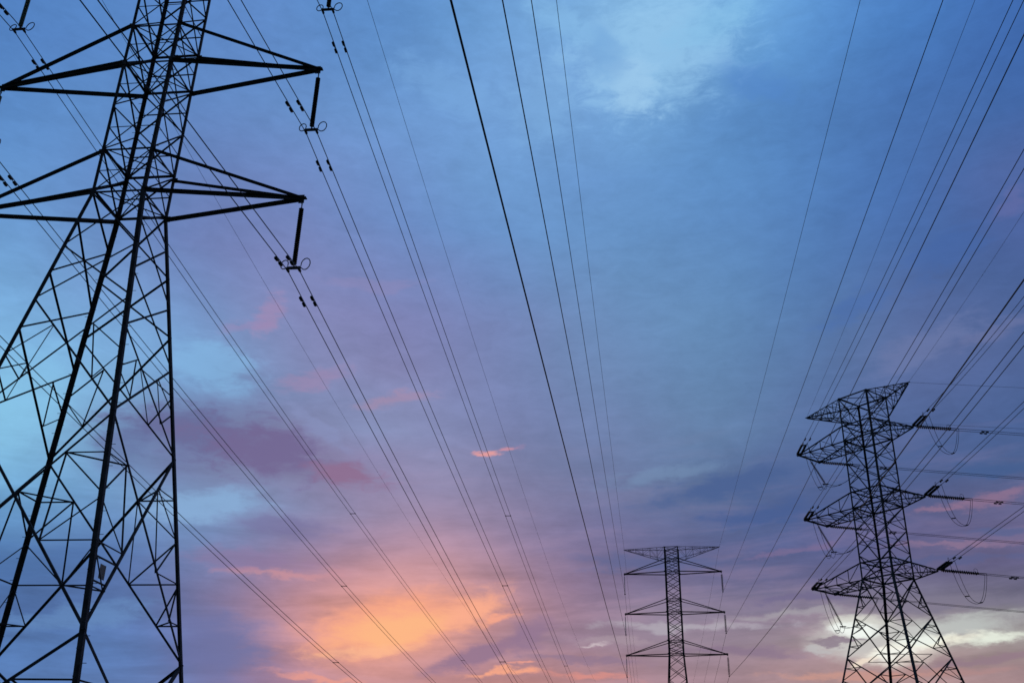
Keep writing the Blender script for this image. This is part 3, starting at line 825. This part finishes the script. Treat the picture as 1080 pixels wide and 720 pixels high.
# ------------------------------------------------------------------ spans
class Span:
    """hanging wire from p0 along heading th (from +Y towards +X): z = z0 + m s + k s^2"""
    def __init__(self, p0, th, m, k, length):
        self.p0, self.m, self.k, self.length = p0, m, k, length
        self.d = V(math.sin(th), math.cos(th), 0)
        self.n = V(math.cos(th), -math.sin(th), 0)
    def at(self, s, off=0.0):
        return self.p0 + self.d * s + self.n * off + V(0, 0, self.m * s + self.k * s * s)
    def tan(self, s):
        return (self.d + V(0, 0, self.m + 2 * self.k * s)).normalized()
    def pts(self, s0, s1, off, n):
        return [self.at(s0 + (s1 - s0) * (i / n) ** 1.5, off) for i in range(n + 1)]

def damper(mb, sp_, s, off):
    """Stockbridge damper: clamp, messenger and two weights"""
    c = sp_.at(s, off); t = sp_.tan(s)
    mb.tube([c, c - V(0, 0, 0.11)], 0.026, 6)
    b = c - V(0, 0, 0.11)
    mb.tube([b - t * 0.24, b + t * 0.24], 0.012, 5)
    for sg in (-1, 1):
        mb.tube([b + t * sg * 0.07, b + t * sg * 0.10, b + t * sg * 0.30, b + t * sg * 0.34], [0.04, 0.066, 0.072, 0.045], 8)

def spacer(mb, sp_, s, half):
    a, b = sp_.at(s, -half), sp_.at(s, half)
    mb.bar(a, b, 0.05, 0.05)
    for q in (a, b):
        t = sp_.tan(s)
        mb.tube([q - t * 0.09, q + t * 0.09], 0.045, 6)

SIDE = {1: 'right', -1: 'left'}
PH = {0: 'lowest', 1: 'middle', 2: 'topmost'}

def local(root, p):
    return p - V(*root.location)

def conductor(name, label, cat, group, spans, offs, r, spacers=(), dampers=(), n=70, s0=0.0):
    """spans: list of Span starting at the same fixing; one wire per offset, running through all of them"""
    o0 = spans[0].at(0)
    root = thing(name, label, cat, o0, 0, group)
    for off in offs:
        pts = []
        if len(spans) > 1:
            pts = list(reversed(spans[1].pts(0.0, spans[1].length, -off, n)))[:-1]
        pts += spans[0].pts(s0, spans[0].length, off, n)
        w = MB(); w.tube([p - o0 for p in pts], r, 6)
        w.build('wire', M_WIRE, root, True)
    for s in spacers:
        m = MB(); spacer(m, spans[0], s, max(offs))
        for i in range(len(m.v)): m.v[i] = tuple(Vector(m.v[i]) - o0)
        m.build('spacer', M_FIT, root)
    for (j, s) in dampers:
        for off in offs:
            m = MB(); damper(m, spans[j], s, off if j == 0 else -off)
            for i in range(len(m.v)): m.v[i] = tuple(Vector(m.v[i]) - o0)
            m.build('vibration_damper', M_FIT, root, True)
    return root

def disc_profile(n, length, rd):
    """stack of cap-and-pin discs along -Z"""
    pr = []
    st = length / n
    for i in range(n):
        z = -i * st
        pr += [(0.032, z), (0.040, z - st * 0.30), (rd * 0.6, z - st * 0.40), (rd, z - st * 0.62), (rd * 0.97, z - st * 0.76), (0.05, z - st * 0.80), (0.022, z - st * 0.97)]
    return pr

def lathe_along(mb, p, d, prof, n=12):
    d = d.normalized()
    s = d.cross(X if abs(d.x) < 0.8 else Y).normalized(); u = s.cross(d)
    vs = []; fs = []
    for (r, z) in prof:
        c = p - d * z
        vs += [c + s * r * math.cos(2 * math.pi * k / n) + u * r * math.sin(2 * math.pi * k / n) for k in range(n)]
    m = len(prof)
    for i in range(m - 1):
        fs += [(i * n + k, i * n + (k + 1) % n, (i + 1) * n + (k + 1) % n, (i + 1) * n + k) for k in range(n)]
    fs += [tuple(range(n)), tuple(reversed(range((m - 1) * n, m * n)))]
    mb.add(vs, fs)

def suspension_string(label, group, tip, length, yaw, mat, half, near):
    """hanging insulator string under an arm tip, with yoke, arcing loops and clamps"""
    root = thing('insulator_string', label, 'insulator', tip - V(0, 0, length), yaw, group)
    m = MB()
    top = length - 0.16
    m.tube([V(0, 0, length - 0.14), V(0, 0, length - 0.52)], 0.024, 6)
    m.tube([V(0, 0.05 * math.cos(a), length - 0.30 + 0.05 * math.sin(a)) for a in [i * math.pi / 4 for i in range(8)]], 0.018, 5, True)
    m.build('hanger_link', M_FIT, root)
    d = MB()
    lathe_along(d, V(0, 0, length - 0.50), V(0, 0, -1), disc_profile(30 if near else 14, length - 0.50 - 0.30, 0.108 if near else (0.20 if mat is M_PORC else 0.10)), 14 if near else 8)
    d.build('disc_stack', mat, root, False)
    y = MB()
    y.tube([V(0, 0, 0.31), V(0, 0, 0.16)], 0.03, 6)
    y.bar(V(-half - 0.05, 0, 0.11), V(half + 0.05, 0, 0.11), 0.05, 0.13)
    for s in (-1, 1):
        y.tube([V(s * half, 0, 0.13), V(s * half, 0, 0.0)], 0.028, 6)
    yo = y.build('yoke_plate', M_FIT, root)
    for s in (-1, 1):
        c = MB()
        c.tube([V(s * half, -0.17, -0.0), V(s * half, -0.10, 0.02), V(s * half, 0.10, 0.02), V(s * half, 0.17, -0.0)], [0.03, 0.06, 0.06, 0.03], 8)
        c.build('suspension_clamp', M_FIT, root)
    if near:
        for s, k, rr in ((1, 1.0, 0.21), (-1, 1.0, 0.17)):
            h = MB()
            pts = [V(s * 0.16, 0, 0.15)]
            for i in range(13):
                a = -math.pi * 0.75 + i * 2 * math.pi * 0.92 / 12
                pts.append(V(s * (half + 0.20 + rr * math.cos(a) * 0.9), 0.06 * math.sin(a) + 0.10, 0.34 + rr * 1.45 * math.sin(a)))
            h.tube(pts, 0.022, 6)
            h.build('arcing_horn', M_FIT, root)
    return root

HALF = 0.245
INS = 3.5228
# --- line A: twin conductors through the near pylon
WA = {(1, 0): (0.148488, -0.135171, 0.000353), (1, 1): (0.150122, -0.134942, 0.000302), (1, 2): (0.151843, -0.136767, 0.000243),
      (-1, 2): (0.152935, -0.129921, 0.000237), (-1, 1): (0.148426, -0.136934, 0.000342), (-1, 0): (0.146921, -0.139665, 0.000395),
      (1, 3): (0.150999, -0.1385, 0.00036), (-1, 3): (0.147334, -0.1345, 0.00034)}
for s in (1, -1):
    for i in range(3):
        tip = tip_world(A, TA[(s, i)])
        tone = 'dark brown' if s > 0 else 'grey green glass'
        suspension_string(f'{tone} insulator string hanging from the {PH[i]} {SIDE[s]} arm of the near pylon', 'insulator strings on the near pylon',
                          tip, INS, A_YAW, M_PORC if s > 0 else M_GLASS, HALF, True)
        p0 = tip - V(0, 0, INS)
        th, mm, kk = WA[(s, i)]
        fw = Span(p0, th, mm, kk, 380)
        bk = Span(p0, 0.19126 + math.pi, -0.00484, 0.00015, 70)
        dl = [(0, 2.0), (1, (0.95, 1.9, 1.5)[i])]
        conductor('conductor', f'{PH[i]} twin wire conductor on the {SIDE[s]} side of the near pylon', 'power line', 'twin conductors of the near line',
                  [fw, bk], (-HALF, HALF), 0.021, (59.2, 118.0, 176.0), dl)
    tip = tip_world(A, TA[(s, 3)])
    th, mm, kk = WA[(s, 3)]
    # the top of this pylon is outside the photo, the earth wires leave it lower than the arm tip
    conductor('earth_wire', f'thin faint earth wire running down from the {SIDE[s]} top of the near pylon', 'power line', 'earth wires of the near line',
              [Span(tip - V(0, 0, 0.44), th, mm, kk, 380), Span(tip - V(0, 0, 0.44), 0.19126 + math.pi, -0.00484, 0.00015, 70)], (0.0,), 0.012)

# --- line B: single conductors passing over the viewer to the far pylon
BI = 3.5703
for s in (1, -1):
    for i in range(3):
        tip = tip_world(B, TB[(s, i)])
        suspension_string(f'{"dark" if s > 0 else "pale glass"} insulator string below the {PH[i]} {SIDE[s]} arm of the far middle pylon', 'insulator strings on the far pylon',
                          tip, BI, B_YAW, M_PORC if s > 0 else M_GLASS, 0.05, False)
        p0 = tip - V(0, 0, BI)
        conductor('conductor', f'{PH[i]} wire passing overhead to the {SIDE[s]} arms of the far middle pylon', 'power line', 'overhead conductors of the far pylon line',
                  [Span(p0, 0.13743 + math.pi, -0.06506, 0.00014, 225), Span(p0, 0.13743, -0.06506, 0.00014, 250)], (0.0,), RB[i], n=90)
    tip = tip_world(B, TB[(s, 3)])
    conductor('earth_wire', f'thin earth wire running to the {SIDE[s]} top arm tip of the far middle pylon', 'power line', 'earth wires of the far pylon line',
              [Span(tip, 0.13743 + math.pi, -0.0456, 0.00012, 225), Span(tip, 0.13743, -0.0456, 0.00012, 250)], (0.0,), 0.016, n=90)

# --- line C: twin conductors dead-ended on the corner pylon
WC = {(-1, 2): (3.257174, -0.044347, 0.00032), (-1, 1): (3.258665, -0.046566, 0.000419), (-1, 0): (3.257809, -0.044081, 0.000387),
      (-1, 3): (3.27471, -0.044124, 0.000355), (1, 2): (3.252342, -0.097202, 0.001191), (1, 1): (3.246497, -0.056487, 0.000568),
      (1, 0): (3.258056, -0.034473, 0.000009), (1, 3): (3.256605, -0.051575, 0.000642)}
STR = 4.1
def tension_string(label, span, mat):
    """double tension string pulled out along the span, yokes at both ends"""
    p0 = span.at(0)
    root = thing('tension_insulator', label, 'insulator', p0, 0, 'tension insulators on the corner pylon')
    t = (span.at(STR) - span.at(0)).normalized()
    n = span.n; up = n.cross(t)
    for q0, q1, nm in ((0.0, 0.45, 'tower_yoke'), (STR - 0.75, STR, 'line_yoke')):
        y = MB()
        if nm == 'tower_yoke':
            y.tube([V(0, 0, 0), t * 0.3], 0.035, 6)
            y.bar(t * 0.32 - n * 0.25, t * 0.32 + n * 0.25, 0.05, 0.12)
        else:
            y.bar(t * (q0 + 0.05) - n * 0.25, t * (q0 + 0.05) + n * 0.25, 0.05, 0.12)
            for s in (-1, 1):
                y.tube([t * (q0 + 0.05) + n * s * 0.2, t * q1 + n * s * HALF], 0.04, 6)
            hp = [t * (q0 - 0.1) + up * (0.3 + 0.14 * math.sin(a)) + t * 0.16 * math.cos(a) for a in [k * 0.6 for k in range(9)]]
            y.tube([t * (q0 + 0.05)] + hp, 0.018, 5)
        y.build(nm, M_FIT, root)
    for s in (-1, 1):
        d = MB()
        lathe_along(d, t * 0.36 + n * s * 0.2, t, disc_profile(16, STR - 0.75 - 0.40 + 0.1, 0.12), 10)
        d.build('disc_stack', mat, root)
    return root

def loop_points(p, q, np_, nq, off, sag, n):
    out_ = []
    for i in range(n + 1):
        t = i / n
        f = 1 - abs(2 * t - 1) ** 2.6
        out_.append(lerp(p, q, t) + lerp(np_, nq, t) * off - V(0, 0, sag * f))
    return out_

def jumper(label, a, b, na, nb, sag, via=None):
    """slack twin loop joining the two dead-ended spans under the arm"""
    root = thing('jumper_loop', label, 'jumper cable', a, 0, 'jumper loops under the corner pylon arms')
    mid = None
    for off in (-HALF, HALF):
        if via is None:
            pts = loop_points(a, b, na, nb, off, sag, 28)
        else:
            nv = (na + nb).normalized()
            pts = loop_points(a, via, na, nv, off, sag, 16)[:-1] + loop_points(via, b, nv, nb, off, sag * 0.45, 18)
        w = MB(); w.tube([p - a for p in pts], 0.021, 6)
        w.build('wire', M_WIRE, root, True)
        mid = pts if mid is None else [(p + q) / 2 for p, q in zip(mid, pts)]
        if off < 0: first = pts
    for t in (0.3, 0.68):
        i = int(t * (len(first) - 1))
        m = MB(); m.bar(first[i] - a, pts[i] - a, 0.08, 0.08)
        m.build('spacer', M_FIT, root)
    return root

def pilot_string(label, top, bottom):
    """insulator string that steadies the jumper under the square-ended arm"""
    root = thing('pilot_insulator', label, 'insulator', top, 0, 'pilot insulators on the corner pylon')
    d = bottom - top; L_ = d.length; d = d.normalized()
    m = MB(); m.tube([V(0, 0, 0), d * 0.3], 0.035, 6); m.build('hanger_link', M_FIT, root)
    m = MB(); lathe_along(m, d * 0.28, d, disc_profile(24, L_ - 0.5, 0.13), 10); m.build('disc_stack', M_PORC, root)
    m = MB(); m.tube([d * (L_ - 0.24), d * L_], 0.04, 6); m.plate(d * L_, V(HALF + 0.05, 0, 0), V(0, 0.06, 0), Zv, 0.09); m.build('yoke_plate', M_FIT, root)
    return root

AWAY = (1.65354, -0.09615, 0.00019)
for s in (1, -1):
    for i in range(3):
        t1 = tip_world(Cc, TC[(1, i)] if s > 0 else TC[(-1, i, -1)])
        t2 = tip_world(Cc, TC[(1, i)] if s > 0 else TC[(-1, i, 1)])
        th, mm, kk = WC[(s, i)]
        near = Span(t1, th, mm, kk, 135)
        away = Span(t2, *AWAY, 260)
        where = f'{PH[i]} {SIDE[s]} arm of the corner pylon'
        tension_string(f'tension insulator pulled towards the viewer from the {where}', near, M_PORC)
        tension_string(f'tension insulator pulled away to the right from the {where}', away, M_PORC)
        conductor('conductor', f'twin wires climbing from the {where} over the viewer', 'power line', 'twin conductors of the corner line',
                  [near], (-HALF, HALF), 0.021, (), [(0, STR + 1.6)], s0=STR)
        conductor('conductor', f'twin wires leaving the {where} towards the right edge', 'power line', 'twin conductors of the corner line',
                  [away], (-HALF, HALF), 0.021, (), [(0, STR + 2.4)], s0=STR)
        a, b = near.at(STR), away.at(STR)
        via = None
        if s < 0:
            top = (t1 + t2) / 2 - V(0, 0, 0.1)
            via = top + away.d * 1.35 - V(0, 0, (3.3, 2.9, 2.7)[i])
            pilot_string(f'slanted pilot insulator below the square end of the {where}', top, via)
        jumper(f'slack jumper loop hanging under the {where}', a, b, near.n, -away.n, 3.1 if s > 0 else 2.0, via)
    tip = tip_world(Cc, TC[(s, 3)])
    th, mm, kk = WC[(s, 3)]
    conductor('earth_wire', f'thin earth wire rising from the {SIDE[s]} peak of the corner pylon over the viewer', 'power line', 'earth wires of the corner line',
              [Span(tip, th, mm, kk, 135)], (0.0,), 0.012)
    conductor('earth_wire', f'thin earth wire leaving the {SIDE[s]} peak of the corner pylon to the right edge', 'power line', 'earth wires of the corner line',
              [Span(tip, AWAY[0], -0.07, 0.00019, 260)], (0.0,), 0.012)
